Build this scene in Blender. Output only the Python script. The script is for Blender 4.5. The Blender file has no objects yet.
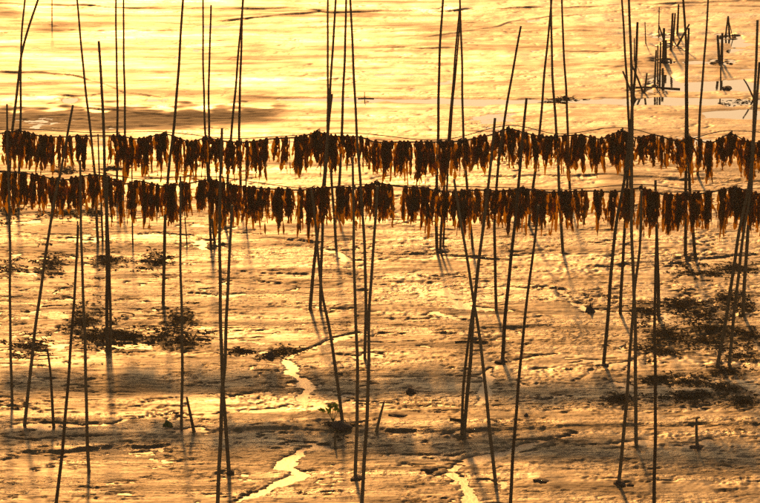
import bpy, bmesh, math, random
import numpy as np
from mathutils import Vector, Matrix

# ------------------------------------------------------------------ camera, sky, sun, exposure
SC = bpy.context.scene
COL = SC.collection
W, H = 760.0, 503.0          # photograph size in pixels
F = 5000.0                   # focal length in photograph pixels
V_HOR = -1100.0              # image row of the horizon
CAM_H = 31.5                 # camera height above the flats, metres
PITCH = math.atan((H / 2 - V_HOR) / F)

cam_d = bpy.data.cameras.new('camera')
cam = bpy.data.objects.new('camera', cam_d)
COL.objects.link(cam)
cam.location = (0, 0, CAM_H)
cam.rotation_euler = (math.pi / 2 - PITCH, 0, 0)
cam_d.sensor_width = 36.0
cam_d.lens = 36.0 * F / W
cam_d.clip_start = 1.0
cam_d.clip_end = 12000.0
SC.camera = cam

SUN_ELEV = 21.0
SUN_AZ = -3.5                # degrees from straight ahead, negative = left
world = bpy.data.worlds.new('World')
SC.world = world
world.use_nodes = True
nt = world.node_tree
bg = nt.nodes['Background']
sky = nt.nodes.new('ShaderNodeTexSky')
sky.sky_type = 'NISHITA'
sky.sun_disc = False
sky.sun_elevation = math.radians(SUN_ELEV)
sky.sun_rotation = math.radians(SUN_AZ)
sky.air_density = 1.2
sky.dust_density = 1.8
sky.ozone_density = 1.0
nt.links.new(sky.outputs[0], bg.inputs['Color'])
bg.inputs['Strength'].default_value = 0.10

sun_d = bpy.data.lights.new('sun', 'SUN')
sun_d.energy = 3.6
sun_d.angle = math.radians(2.5)    # low sun through haze: soft shadows
sun_d.color = (1.0, 0.51, 0.18)
sun = bpy.data.objects.new('sun', sun_d)
COL.objects.link(sun)
_e, _a = math.radians(SUN_ELEV), math.radians(SUN_AZ)
SUN_DIR = Vector((math.sin(_a) * math.cos(_e), math.cos(_a) * math.cos(_e), math.sin(_e)))
sun.rotation_euler = SUN_DIR.to_track_quat('Z', 'Y').to_euler()
sun.location = (0, 160, 60)

SC.view_settings.view_transform = 'Standard'
SC.view_settings.look = 'None'
SC.view_settings.gamma = 1.0
SC.view_settings.exposure = -0.2
# a daylight-warm white balance, as the photograph was developed
SC.view_settings.use_white_balance = True
SC.view_settings.white_balance_temperature = 10200
SC.view_settings.white_balance_tint = 21
SC.cycles.use_denoising = False
SC.cycles.max_bounces = 6
SC.cycles.sample_clamp_direct = 0.0
SC.cycles.sample_clamp_indirect = 4.0

# ------------------------------------------------------------------ pixel -> place
_f = Vector((0, math.cos(PITCH), -math.sin(PITCH)))
_u = Vector((0, math.sin(PITCH), math.cos(PITCH)))
_c = Vector((0, 0, CAM_H))


def ray(u, v):
    return _f + Vector((1, 0, 0)) * ((u - W / 2) / F) + _u * (-(v - H / 2) / F)


def on_ground(u, v, z=0.0):
    d = ray(u, v)
    return _c + d * ((z - CAM_H) / d.z)


def on_plane(u, v, y0, lean=0.0):
    """point of the pixel's ray on the upright plane Y = y0 + lean * z"""
    d = ray(u, v)
    return _c + d * ((y0 + lean * CAM_H) / (d.y - lean * d.z))


def tag(o, label, cat, group=None, kind=None):
    o['label'] = label
    if cat:
        o['category'] = cat
    if group:
        o['group'] = group
    if kind:
        o['kind'] = kind
    return o


def mesh_obj(name, verts, faces, mat, parent=None, loc=None, smooth=True):
    me = bpy.data.meshes.new(name)
    me.from_pydata(verts, [], faces)
    if smooth:
        me.polygons.foreach_set('use_smooth', [True] * len(me.polygons))
    me.materials.append(mat)
    o = bpy.data.objects.new(name, me)
    COL.objects.link(o)
    if parent:
        o.parent = parent
    if loc is not None:
        o.location = loc
    return o


# ------------------------------------------------------------------ materials
def new_mat(name):
    m = bpy.data.materials.new(name)
    m.use_nodes = True
    t = m.node_tree
    return m, t, t.nodes['Principled BSDF'], t.nodes['Material Output']


def N(t, kind, **kw):
    n = t.nodes.new(kind)
    for k, v in kw.items():
        setattr(n, k, v)
    return n


def mapping(t, scale, coord='Object'):
    tc = N(t, 'ShaderNodeTexCoord')
    mp = N(t, 'ShaderNodeMapping')
    mp.inputs['Scale'].default_value = scale
    t.links.new(tc.outputs[coord], mp.inputs['Vector'])
    return mp.outputs['Vector']


def noise(t, vec, scale, detail=4, rough=0.55):
    n = N(t, 'ShaderNodeTexNoise')
    n.inputs['Scale'].default_value = scale
    n.inputs['Detail'].default_value = detail
    n.inputs['Roughness'].default_value = rough
    if vec is not None:
        t.links.new(vec, n.inputs['Vector'])
    return n.outputs['Fac']


def ramp(t, fac, stops):
    r = N(t, 'ShaderNodeValToRGB')
    el = r.color_ramp.elements
    while len(el) < len(stops):
        el.new(0.5)
    for e, (p, c) in zip(el, stops):
        e.position = p
        e.color = (*c, 1) if len(c) == 3 else c
    t.links.new(fac, r.inputs['Fac'])
    return r.outputs['Color']


def mrange(t, fac, a, b, c, d):
    r = N(t, 'ShaderNodeMapRange')
    for i, v in zip(('From Min', 'From Max', 'To Min', 'To Max'), (a, b, c, d)):
        r.inputs[i].default_value = v
    t.links.new(fac, r.inputs['Value'])
    return r.outputs['Result']


def math_n(t, op, a, b):
    m = N(t, 'ShaderNodeMath', operation=op)
    for i, v in enumerate((a, b)):
        if isinstance(v, (int, float)):
            m.inputs[i].default_value = v
        else:
            t.links.new(v, m.inputs[i])
    return m.outputs[0]


def bump(t, h, strength, dist, prev=None):
    b = N(t, 'ShaderNodeBump')
    b.inputs['Strength'].default_value = strength
    b.inputs['Distance'].default_value = dist
    t.links.new(h, b.inputs['Height'])
    if prev is not None:
        t.links.new(prev, b.inputs['Normal'])
    return b.outputs['Normal']


def make_mud():
    m, t, p, out = new_mat('mud')
    L = t.links.new
    v = mapping(t, (1, 1, 1))
    vs = mapping(t, (0.24, 1.0, 1))
    vl = mapping(t, (0.16, 1.0, 1))
    vk = mapping(t, (0.11, 1.0, 1))
    vg = mapping(t, (0.62, 1.0, 1))
    big = noise(t, vs, 0.35, 5, 0.6)
    mid = noise(t, vs, 2.2, 5, 0.6)
    col = ramp(t, mid, [(0.3, (0.060, 0.038, 0.014)), (0.55, (0.125, 0.082, 0.032)), (0.75, (0.21, 0.14, 0.06))])
    weed = N(t, 'ShaderNodeAttribute', attribute_name='weed').outputs['Fac']
    dry = N(t, 'ShaderNodeAttribute', attribute_name='dry').outputs['Fac']
    mix = N(t, 'ShaderNodeMix', data_type='RGBA')
    L(weed, mix.inputs['Factor'])
    L(col, mix.inputs['A'])
    mix.inputs['B'].default_value = (0.05, 0.042, 0.018, 1)
    L(mix.outputs['Result'], p.inputs['Base Color'])
    film = N(t, 'ShaderNodeAttribute', attribute_name='film').outputs['Fac']
    r = mrange(t, big, 0.3, 0.7, 0.40, 0.52)
    r = math_n(t, 'ADD', r, math_n(t, 'MULTIPLY', film, -0.03))
    r = math_n(t, 'ADD', r, mrange(t, mid, 0.3, 0.7, -0.06, 0.06))
    r = math_n(t, 'ADD', r, mrange(t, noise(t, vl, 1.1, 6, 0.65), 0.35, 0.65, -0.10, 0.14))
    r = math_n(t, 'ADD', r, math_n(t, 'MULTIPLY', dry, 0.30))
    r = math_n(t, 'ADD', r, math_n(t, 'MULTIPLY', weed, 0.25))
    L(r, p.inputs['Roughness'])
    L(math_n(t, 'MULTIPLY', mrange(t, film, 0, 1, 0.155, 0.185), mrange(t, dry, 0, 1, 1.0, 0.8)), p.inputs['Specular IOR Level'])
    grain = math_n(t, 'MULTIPLY', noise(t, vg, 9.0, 3, 0.6), mrange(t, film, 0, 1, 1.0, 0.18))
    streak = math_n(t, 'MULTIPLY', mrange(t, noise(t, vk, 7.5, 4, 0.6), 0.36, 0.50, 0, 1), mrange(t, film, 0, 1, 1.0, 0.45))
    slick = mrange(t, noise(t, vl, 0.75, 4, 0.6), 0.40, 0.60, 0.12, 1.25)     # slick areas beside trodden ones
    grain = math_n(t, 'MULTIPLY', grain, slick)
    streak = math_n(t, 'MULTIPLY', streak, mrange(t, slick, 0.12, 1.25, 0.5, 1.1))
    n1 = bump(t, grain, 1.0, 0.045)
    n2 = bump(t, streak, 1.0, 0.011, n1)
    L(n2, p.inputs['Normal'])
    return m


def make_water(name, rip, rough):
    m, t, p, out = new_mat(name)
    p.inputs['Base Color'].default_value = (0.035, 0.028, 0.018, 1)
    p.inputs['IOR'].default_value = 1.33
    p.inputs['Roughness'].default_value = rough
    v = mapping(t, (1, 0.6, 1))
    t.links.new(bump(t, noise(t, v, 7.0, 3, 0.5), rip, 0.02), p.inputs['Normal'])
    return m


def make_bamboo():
    m, t, p, out = new_mat('bamboo')
    v = mapping(t, (14, 14, 0.7))
    oi = N(t, 'ShaderNodeObjectInfo')
    fac = math_n(t, 'ADD', math_n(t, 'MULTIPLY', noise(t, v, 1.4, 4), 0.7),
                 math_n(t, 'MULTIPLY', oi.outputs['Random'], 0.3))
    col = ramp(t, fac, [(0.25, (0.05, 0.028, 0.012)), (0.5, (0.13, 0.078, 0.034)), (0.8, (0.24, 0.155, 0.075))])
    t.links.new(col, p.inputs['Base Color'])
    p.inputs['Roughness'].default_value = 0.7
    p.inputs['Specular IOR Level'].default_value = 0.25
    t.links.new(bump(t, noise(t, v, 6.0, 3), 0.4, 0.004), p.inputs['Normal'])
    return m


def make_leafy(name, dark, light, trans, tfac, scale):
    m, t, p, out = new_mat(name)
    L = t.links.new
    v = mapping(t, (1, 1, 0.6))
    oi = N(t, 'ShaderNodeObjectInfo')
    fac = math_n(t, 'ADD', math_n(t, 'MULTIPLY', noise(t, v, scale, 3), 0.75),
                 math_n(t, 'MULTIPLY', oi.outputs['Random'], 0.25))
    col = ramp(t, fac, [(0.3, dark), (0.75, light)])
    L(col, p.inputs['Base Color'])
    p.inputs['Roughness'].default_value = 0.55
    p.inputs['Specular IOR Level'].default_value = 0.3
    tr = N(t, 'ShaderNodeBsdfTranslucent')
    tcol = ramp(t, fac, [(0.3, tuple(c * 0.55 for c in trans)), (0.75, trans)])
    L(tcol, tr.inputs['Color'])
    mx = N(t, 'ShaderNodeMixShader')
    mx.inputs['Fac'].default_value = tfac
    L(p.outputs['BSDF'], mx.inputs[1])
    L(tr.outputs['BSDF'], mx.inputs[2])
    L(mx.outputs['Shader'], out.inputs['Surface'])
    return m


def make_plain(name, c1, c2, rough, scale, bscale=None):
    m, t, p, out = new_mat(name)
    v = mapping(t, (1, 1, 1))
    nz = noise(t, v, scale, 4)
    t.links.new(ramp(t, nz, [(0.3, c1), (0.7, c2)]), p.inputs['Base Color'])
    p.inputs['Roughness'].default_value = rough
    p.inputs['Specular IOR Level'].default_value = 0.3
    if bscale:
        t.links.new(bump(t, noise(t, v, bscale, 4), 0.7, 0.02), p.inputs['Normal'])
    return m


MUD = make_mud()
POOL = make_water('still_water', 0.05, 0.05)
RIV = make_water('running_water', 0.35, 0.43)
BAMBOO = make_bamboo()
KELP = make_leafy('kelp', (0.028, 0.020, 0.005), (0.075, 0.050, 0.010), (0.62, 0.25, 0.020), 0.49, 7.0)
WEED = make_leafy('weed', (0.035, 0.026, 0.010), (0.085, 0.060, 0.02), (0.10, 0.07, 0.015), 0.3, 5.0)
SPROUT = make_leafy('sprout', (0.05, 0.09, 0.015), (0.10, 0.16, 0.03), (0.30, 0.42, 0.04), 0.5, 6.0)
ROPE = make_plain('rope', (0.03, 0.02, 0.012), (0.07, 0.05, 0.03), 0.85, 30)
CLOD = make_plain('clod', (0.035, 0.024, 0.014), (0.075, 0.05, 0.03), 0.8, 6, 18)

# ------------------------------------------------------------------ where poles and stakes stand in the photograph
G = 'bamboo poles planted in the mud'
# label, image points from top to foot, thickness factor, lean away from the camera per metre of height
POLES = [
    ('slim bamboo pole at the extreme left edge, foot beside the long reflecting puddle', [(7, 104), (9, 220), (12, 405)], 0.9, 0.02),
    ('straight tall bamboo pole rising behind the kelp at the far left', [(25.5, -6), (21, 50), (20, 126), (19, 203)], 0.95, -0.10),
    ('kinked bamboo pole at the top left bending sharply towards the right', [(40, -6), (23, 46), (18, 80), (13, 128), (7, 212)], 1.1, -0.10),
    ('bamboo pole leaning right in front of kelp, foot in left end of puddle', [(73, 105), (61, 170), (50, 222), (37, 320), (24, 424)], 1.05, 0.06),
    ('bamboo pole leaving the bottom edge left of the puddle, leaning right at its top', [(78, 225), (77, 245), (69.5, 372), (62, 450), (55, 512)], 1.0, 0.02),
    ('bamboo pole with its foot alone on mud below the right half of the puddle', [(80, 160), (82, 246), (85, 365), (89, 472)], 1.0, 0.02),
    ('tall pole slanting from the upper left down to behind the front kelp', [(76.5, -6), (83, 60), (89.5, 126), (95, 183), (98, 243)], 0.95, -0.12),
    ('thin pole whose top just clears the back rope near the left kelp gap', [(98, 134), (100, 182), (102.5, 241)], 0.75, -0.05),
    ('dark pole of a close pair with its top below the far channel at left', [(98.7, 41), (101.5, 86), (104, 126), (106.5, 244), (107.5, 351)], 1.2, 0.0),
    ('shorter pole of the close pair standing by the left weed patch', [(107, 176), (108.5, 246), (110.5, 350)], 1.0, 0.0),
    ('left of two parallel upright poles crossing the top edge', [(116, -6), (117, 126), (117.5, 203)], 0.9, -0.10),
    ('right of two parallel upright poles crossing the top edge', [(123.6, -6), (124.5, 126), (123, 205)], 0.9, -0.10),
    ('thin short pole showing under the front kelp beside the left pole pair', [(131.5, 150), (132.5, 200), (133, 244)], 0.6, -0.05),
    ('tall pole slanting left downwards to a foot between the two small weed tufts', [(183.5, -6), (179, 60), (173.5, 126), (168, 183), (164.5, 246), (163, 303)], 1.1, -0.02),
    ('upright pole with its foot by the green weed lump', [(180.3, 176), (180.8, 240), (181.7, 330), (181.5, 427)], 0.95, 0.05),
    ('thin prop leaning under the front kelp left of the tall crossing poles', [(184, 205), (187, 243)], 0.5, 0.0),
    ('tall thin pole crossing the top edge left of a slightly shorter one', [(203, -6), (204.5, 126), (209, 190), (215, 243)], 0.85, -0.12),
    ('tall thin pole ending just short of the top edge', [(211, 5), (209.5, 70), (209, 126), (208.5, 180), (211, 246)], 0.9, -0.12),
    ('upright member of a tall V of two poles meeting at the top edge', [(243, -6), (240.5, 60), (239.7, 126), (241, 203)], 1.0, -0.1),
    ('slanting member of the tall V of two poles meeting at the top edge', [(244, -6), (237.5, 60), (232, 126), (228, 183), (225, 226)], 0.95, -0.1),
    ('pole with its top between the tall V and the back rope, crossing lower down', [(222, 128), (219.5, 244), (221, 340), (229, 474)], 1.15, 0.03),
    ('long pole leaving the bottom edge where two poles cross left of the stream', [(232, 205), (230, 243), (225.5, 355), (221.5, 400), (217.5, 512)], 1.15, 0.03),
    ('thin post seen between the two kelp rows below the tall V', [(246, 150), (246.2, 180), (246.5, 228)], 0.6, -0.05),
    ('leftmost of the tall poles fanning out at the top centre', [(328, -6), (327.5, 126), (331, 163), (336, 247)], 0.95, -0.08),
    ('tall pole crossing its left neighbour in the top centre fan', [(336, -6), (332, 60), (329, 126), (323, 205), (320.5, 309)], 1.0, 0.0),
    ('heavy pole with its cut top in mid fan, slanting left to a double foot', [(332, 94), (328, 128), (322.5, 190), (316.5, 246), (310, 308)], 1.15, 0.0),
    ('long pole slanting right from the front kelp to the sprouting green plant', [(311, 188), (316, 225), (321, 285), (328, 325), (335.7, 372), (343, 426)], 1.05, 0.10),
    ('third tall pole of the top centre fan, slanting slightly left downwards', [(346.2, -6), (342.5, 126), (338.5, 190), (337.5, 216)], 1.05, -0.08),
    ('rightmost tall pole of the top centre fan, slanting right downwards', [(350, -6), (353, 60), (357, 126), (362.5, 220), (366, 300), (365, 358)], 1.0, 0.04),
    ('straight upright pole in front of the centre kelp with foot near bottom edge', [(352.5, 157), (354, 246), (357, 360), (355.5, 477)], 1.05, 0.02),
    ('long pole crossing another right of centre and leaving the bottom edge', [(377.5, 186), (374, 240), (369.5, 320), (368, 380), (361.7, 512)], 1.1, 0.02),
    ('single upright tall pole left of the narrow tall A-shape', [(443.3, -6), (440, 55), (437.8, 126), (436.5, 190), (437, 250)], 1.1, -0.1),
    ('outer left leg of the narrow tall A-shape of poles', [(460, 6), (455, 60), (449, 126), (443.5, 200), (440.3, 250)], 0.9, -0.1),
    ('inner left leg of the narrow tall A-shape of poles', [(460.6, 14), (456.5, 60), (451.5, 126), (446, 195), (443, 246)], 0.75, -0.1),
    ('right leg of the narrow tall A-shape of poles', [(459.7, -6), (461.5, 60), (463.5, 126), (468, 200), (472.5, 249)], 0.95, -0.1),
    ('pole slanting right downwards across the pair of crossing poles at centre right', [(454, 179), (458.5, 206), (465, 246), (473, 300), (484, 372), (495.5, 484)], 1.05, 0.05),
    ('slanting pole with its free tip leaning right in the upper middle', [(521, 26), (512, 75), (503, 126), (496.5, 190), (495, 246), (496, 311)], 1.0, 0.0),
    ('pole whose blunt top stands just above the back kelp left of the slanting tip', [(495, 118), (487.8, 190), (481.5, 246), (474.5, 302), (469, 371), (464, 436)], 1.15, 0.08),
    ('shorter pole running beside the crossing pole to the same double foot', [(484, 212), (479.5, 262), (470, 325), (464.5, 371), (461.8, 435)], 0.9, 0.06),
    ('dark pole with blunt top in upper middle and thick foot below the rows', [(526.6, 98), (524, 126), (518, 190), (512.5, 240), (507, 300), (502.5, 361)], 1.2, 0.05),
    ('left leg of the tall A-shape crossing the top edge right of middle', [(552, -6), (546, 62), (540.2, 126), (532.4, 190), (529, 226)], 1.0, -0.08),
    ('bowed pole leaving the bottom edge right of the stream', [(538.5, 205), (535, 242), (527, 300), (519, 372), (510, 514)], 1.0, 0.03),
    ('right leg of the tall A-shape crossing the top edge right of middle', [(550.8, -6), (553, 80), (555.5, 126), (559.5, 195), (563, 252)], 1.05, -0.08),
    ('tall pole just right of the tall A-shape, ending behind the front kelp', [(561.8, -6), (564, 60), (567.5, 126), (571, 208)], 0.95, -0.1),
    ('left of two tall poles side by side left of the broken stakes', [(621.5, -6), (626, 60), (628.5, 126), (631, 208)], 1.0, -0.1),
    ('right of two tall poles left of the broken stakes, foot in a bright puddle', [(628.8, -6), (631, 60), (631.8, 150), (632.5, 246), (634.5, 320), (636.4, 445)], 1.1, 0.04),
    ('pole with its tip at the top edge of the broken stakes, slanting far left', [(637.6, 22), (635.5, 70), (630.5, 120), (625, 175), (614, 246), (603.5, 364)], 1.15, 0.05),
    ('pole standing close left of the tall pair, its foot by a dark mud peak', [(632, 128), (627.5, 175), (623.5, 246), (620.6, 313)], 1.1, 0.0),
    ('pole crossing the tall pair below the front kelp with a muddy foot', [(641.5, 190), (639.5, 246), (635, 290), (629, 371), (618.5, 486)], 1.05, 0.03),
    ('thick short pole under the front kelp touching a bright puddle', [(655.5, 180), (656.8, 240), (658.3, 316)], 1.25, 0.0),
    ('straight pole leaving the bottom edge at the lower right', [(656.6, 224), (655.3, 320), (654.3, 512)], 1.05, 0.02),
    ('tall pole crossing the top edge right of the broken stakes, foot behind kelp', [(682.8, -6), (686, 50), (686.5, 126), (685.3, 190), (685.4, 257)], 1.15, -0.08),
    ('pole with its top among the broken stakes joined to a taller one', [(688.8, 28), (687.3, 80), (687, 126), (689.5, 185), (695.5, 258)], 1.1, -0.08),
    ('lone tall pole slanting left downwards through the far right pools', [(708.5, -6), (704, 60), (699.8, 126), (697.5, 176)], 1.0, -0.1),
    ('outermost pole of the right edge bundle with the nearest left foot', [(759.5, 62), (755, 120), (750, 180), (738, 240), (727, 310), (717.8, 365)], 1.15, 0.05),
    ('middle pole of the right edge bundle, foot right of its twin', [(757.5, 88), (753.5, 150), (749, 195), (742, 240), (735, 310), (729.3, 365)], 1.05, 0.05),
    ('back pole of the right edge bundle, foot by the weed bed', [(757.5, 20), (754, 126), (750.5, 190), (747, 240), (743.2, 315)], 1.2, 0.0),
]
GS = 'short stakes standing in the mud'
STAKES = [
    ('short tapered stake standing in the left puddle', [(47.3, 349), (50.5, 375), (54, 426)], 0.8, 0.0),
    ('small leaning stick right of the green weed lump', [(186.7, 397), (190.5, 415), (194, 431)], 0.9, 0.0),
    ('short dark stub below the sprouting green plant', [(335, 432), (335.1, 447)], 0.6, 0.0),
    ('small leaning stake right of the two centre poles', [(384, 402), (379.5, 419), (376.5, 433)], 0.8, 0.0),
    ('short stake with a hooked top standing alone at lower right', [(696.6, 418.5), (696.6, 432), (697.5, 446)], 0.9, 0.0),
    ('thin stub standing beside the front kelp pole at far left', [(77.6, 221), (77.3, 244)], 0.6, 0.0),
]
GF = 'broken stakes far out on the flat'
FAR = [
    ('thin bare wand with its foot behind the leaning far stakes', [(659.2, 7), (658.7, 34)], 0.55),
    ('far stake leaning right against the tallest dark stub', [(658.7, 25), (661.5, 33), (665, 45)], 0.75),
    ('thickest far stub at the heart of the left stake cluster', [(664, 28), (663.3, 62)], 1.3),
    ('second dark stub pressed against the thickest far stub', [(666, 40), (665.5, 61)], 1.1),
    ('far stake left of the thickest stub, its foot at the pool', [(660.6, 42), (659.6, 84)], 0.9),
    ('leftmost upright of the left far stake cluster', [(656.2, 50), (654.8, 84)], 0.9),
    ('dark stub low in the left far stake cluster', [(658, 45), (657.6, 80)], 0.7),
    ('squat stub at the waterside end of the left far cluster', [(662.7, 68), (663, 84)], 1.2),
    ('left stake of the upper middle far trio', [(672.7, 13), (670.7, 50)], 1.1),
    ('middle stake of the upper middle far trio', [(675.2, 13), (673.4, 40)], 0.9),
    ('tallest right stake of the upper middle far trio', [(678.6, 4), (677.3, 34)], 0.95),
    ('stake leaning steeply right against the tall pole', [(689.3, 24), (684, 34), (677.2, 46)], 0.95),
    ('stubby far stake touching the left tall pair', [(634.4, 38), (634.2, 62)], 0.6),
    ('thin lone wand right of the tall pole pair', [(645, 22), (645.8, 44)], 0.5),
    ('left arm of the small V of sticks by the pool', [(632, 65), (637, 77), (642.7, 91)], 0.85),
    ('right arm of the small V of sticks by the pool', [(647, 73), (644.3, 92)], 0.85),
    ('stick slanting across the feet of the tall pole pair', [(622.8, 71), (629, 86), (635.5, 99)], 0.9),
    ('left post of the far pair standing at the pool edge', [(717.6, 35), (719.4, 62)], 1.25),
    ('right post of the far pair standing at the pool edge', [(722.4, 33), (721.8, 61)], 1.25),
    ('left leg of the small far tripod', [(728, 16), (725.4, 36)], 0.8),
    ('middle leg of the small far tripod', [(728.3, 16), (729.6, 36)], 0.9),
    ('thin right leg of the small far tripod', [(728, 17), (733, 38)], 0.4),
    ('stick leaning across the right edge bundle above the pool', [(743.6, 79), (748, 86), (753.5, 98)], 0.7),
    ('thin far wand near the top left corner', [(52, -6), (52.2, 27)], 0.5),
    ('tiny far peg in the middle of the bright flat', [(364.5, 92), (364.7, 101)], 0.4),
    ('short stub standing on the weed bank of the far right pool', [(720.6, 67), (720.8, 84)], 0.7),
]

# ------------------------------------------------------------------ the mud flat (one sheet to the horizon)
rng = np.random.default_rng(11)
X0, X1, Y0, Y1 = -13.0, 13.0, 92.5, 149.5
DX, DY = 0.033, 0.055
gx = np.arange(X0, X1 + 1e-6, DX)
gy = np.arange(Y0, Y1 + 1e-6, DY)
NX, NY = len(gx), len(gy)


def spectral(lx, ly, seed, sharp=2.0):
    """band-limited random field with wavelengths about lx, ly metres; unit variance"""
    r = np.random.default_rng(seed)
    w = r.standard_normal((NY, NX))
    fx = np.fft.fftfreq(NX, DX)[None, :]
    fy = np.fft.fftfreq(NY, DY)[:, None]
    k = np.sqrt((fx * lx) ** 2 + (fy * ly) ** 2)
    flt = np.exp(-(np.log(np.maximum(k, 1e-6)) ** 2) * sharp)
    flt[0, 0] = 0
    z = np.real(np.fft.ifft2(np.fft.fft2(w) * flt))
    return z / z.std()


GX, GY = np.meshgrid(gx, gy)
Z = np.zeros((NY, NX))
n_big = spectral(7.0, 9.0, 1, 1.2)
n_mid = spectral(1.8, 1.3, 2, 1.2)
n_rid = spectral(1.1, 0.45, 3, 1.4)
n_lump = spectral(0.55, 0.24, 4, 1.2)
n_fine = spectral(0.30, 0.125, 5, 0.9)
patch = np.clip(0.5 + 0.5 * spectral(3.5, 3.0, 6, 1.0), 0.05, 1.6)
n_str = spectral(1.6, 0.22, 7, 1.0)
# the outer flat lies smooth under a film of water, the near flat is trodden and drier
film = np.clip((GY - on_ground(380, 290).y) / (on_ground(380, 90).y - on_ground(380, 290).y) + 0.10 * n_big + 0.06 * n_mid, 0, 1)
film = film * film * (3 - 2 * film)
rough_amp = 1.0 - 0.90 * film
Z += 0.012 * n_big + 0.005 * n_mid
Z += rough_amp * (0.0028 * n_rid * (0.3 + patch) + 0.0050 * n_str * (0.2 + patch) + 0.0020 * n_lump * (0.2 + patch) + 0.0052 * n_fine * (0.4 + 0.6 * patch))
Z += 0.010
# thin wandering drainage lines; the deeper ones hold water
c_a, c_b = spectral(5.0, 1.5, 21, 0.9), spectral(4.0, 1.4, 22, 0.9)
m_a, m_b = spectral(3.0, 4.0, 23, 0.8), spectral(4.0, 3.0, 24, 0.8)
Z -= 0.026 * np.exp(-(c_a / 0.12) ** 2) * np.clip(m_a + 0.5, 0, 1) * (1 - 0.45 * film)
Z -= 0.050 * np.exp(-(c_b / 0.17) ** 4) * np.clip(m_b - 0.1, 0, 1) * (1 - 0.85 * film)


def line_y(pts, seed, jit=0.12):
    """world x -> world y of an image polyline lying on the flat, with a little wander"""
    w = [on_ground(u, v) for u, v in pts]
    xs = np.array([p.x for p in w])
    ys = np.array([p.y for p in w])
    o = np.argsort(xs)
    xs, ys = xs[o], ys[o]
    r = np.random.default_rng(seed)
    y = np.interp(gx, xs, ys)
    k = np.fft.rfftfreq(NX, DX)
    sp = (r.standard_normal(len(k)) + 1j * r.standard_normal(len(k))) * np.exp(-(k / 1.2) ** 2) / (0.25 + k)
    sp[0] = 0
    j = np.fft.irfft(sp, NX)
    y = y + jit * j / j.std()
    fade = np.clip((gx - xs[0]) / 0.6, 0, 1) * np.clip((xs[-1] - gx) / 0.6, 0, 1)
    if xs[0] < -8.0:
        fade = np.where(gx < 0, np.clip((xs[-1] - gx) / 0.6, 0, 1), fade)
    if xs[-1] > 8.0:
        fade = np.where(gx > 0, np.maximum(fade, np.clip((gx - xs[0]) / 0.6, 0, 1)), fade)
    mod = np.clip(0.85 + 0.28 * np.roll(j / j.std(), 37), 0.35, 1.3)
    return y, fade * mod


# low scarps: the far side stands a few centimetres above the near side
SCARPS = [
    ([(0, 4), (95, 7), (190, 9), (285, 10), (330, 14), (380, 12), (460, 10), (570, 7), (690, 4), (760, 2)], 0.075),
    ([(190, 23), (245, 20), (305, 14), (330, 12)], 0.07), ([(0, 34), (55, 32), (80, 32), (125, 31), (175, 29), (190, 28)], 0.05),
    ([(0, 73), (50, 74), (82, 77), (105, 86), (125, 93), (170, 97)], 0.085), ([(0, 96), (60, 97), (118, 97)], 0.05),
    ([(395, 42), (455, 35), (500, 26), (520, 20), (555, 15), (600, 12), (690, 7)], 0.045),
    ([(380, 50), (437, 48), (530, 48), (570, 52), (640, 52)], 0.05), ([(380, 31), (420, 31), (470, 32), (570, 32), (630, 33)], 0.035),
    ([(190, 45), (260, 43), (310, 41)], 0.03), ([(190, 60), (250, 58), (320, 62), (380, 60)], 0.03),
    ([(470, 68), (520, 68), (570, 66)], 0.03), ([(570, 66), (660, 68), (760, 68)], 0.04), ([(240, 90), (300, 84), (330, 80), (380, 78)], 0.03),
    ([(0, 112), (45, 109), (95, 110), (150, 114), (190, 118)], 0.06), ([(0, 180), (120, 177), (190, 178), (265, 180), (310, 177), (380, 178), (470, 177), (570, 178), (650, 180), (760, 180)], 0.065),
    ([(0, 288), (50, 287), (95, 288)], 0.05), ([(110, 296), (150, 297)], 0.05),
    ([(260, 244), (300, 246), (350, 246)], 0.06), ([(380, 255), (430, 255), (480, 256), (525, 259)], 0.08),
    ([(190, 273), (245, 282), (287, 282), (360, 281), (380, 282), (465, 281), (540, 281)], 0.07),
    ([(480, 326), (520, 326), (569, 324), (600, 325)], 0.06), ([(380, 328), (410, 328), (450, 327)], 0.04),
    ([(570, 268), (610, 266), (660, 262), (700, 258), (740, 257)], 0.06), ([(570, 290), (605, 289), (625, 290)], 0.04),
    ([(0, 459), (52, 455), (92, 451), (118, 447), (147, 446), (187, 441)], 0.09),
    ([(190, 436), (216, 434), (242, 433), (290, 431), (326, 434), (380, 433), (440, 434), (469, 433), (490, 431), (564, 429), (609, 427), (675, 426), (760, 427)], 0.07),
    ([(285, 425), (310, 424), (335, 420), (350, 425)], 0.05), ([(190, 409), (220, 410), (255, 410)], 0.07), ([(0, 420), (20, 420), (60, 421)], 0.05),
    ([(495, 401), (540, 398), (570, 397)], 0.06), ([(270, 352), (300, 349)], 0.10), ([(220, 353), (248, 351)], 0.09),
    ([(380, 391), (410, 387), (440, 388)], 0.04), ([(640, 382), (700, 380), (725, 379)], 0.06), ([(570, 372), (640, 381)], 0.03),
    ([(140, 447), (165, 443), (187, 441)], 0.04), ([(450, 342), (485, 341)], 0.06), ([(0, 375), (60, 372), (110, 368)], 0.03),
    ([(0, 215), (60, 213), (130, 216)], 0.05), ([(240, 240), (330, 243)], 0.05), ([(400, 238), (520, 240), (570, 238)], 0.04),
]
for i, (pts, amp) in enumerate(SCARPS):
    y, fd = line_y(pts, 100 + i, 0.10)
    tt = GY - y[None, :]
    prof = np.where(tt > 0, np.clip(tt / 0.07, 0, 1) * np.exp(-np.maximum(tt, 0) / 0.9), 0)
    Z += amp * (0.60 - 0.12 * film) * fd[None, :] * prof


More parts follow.
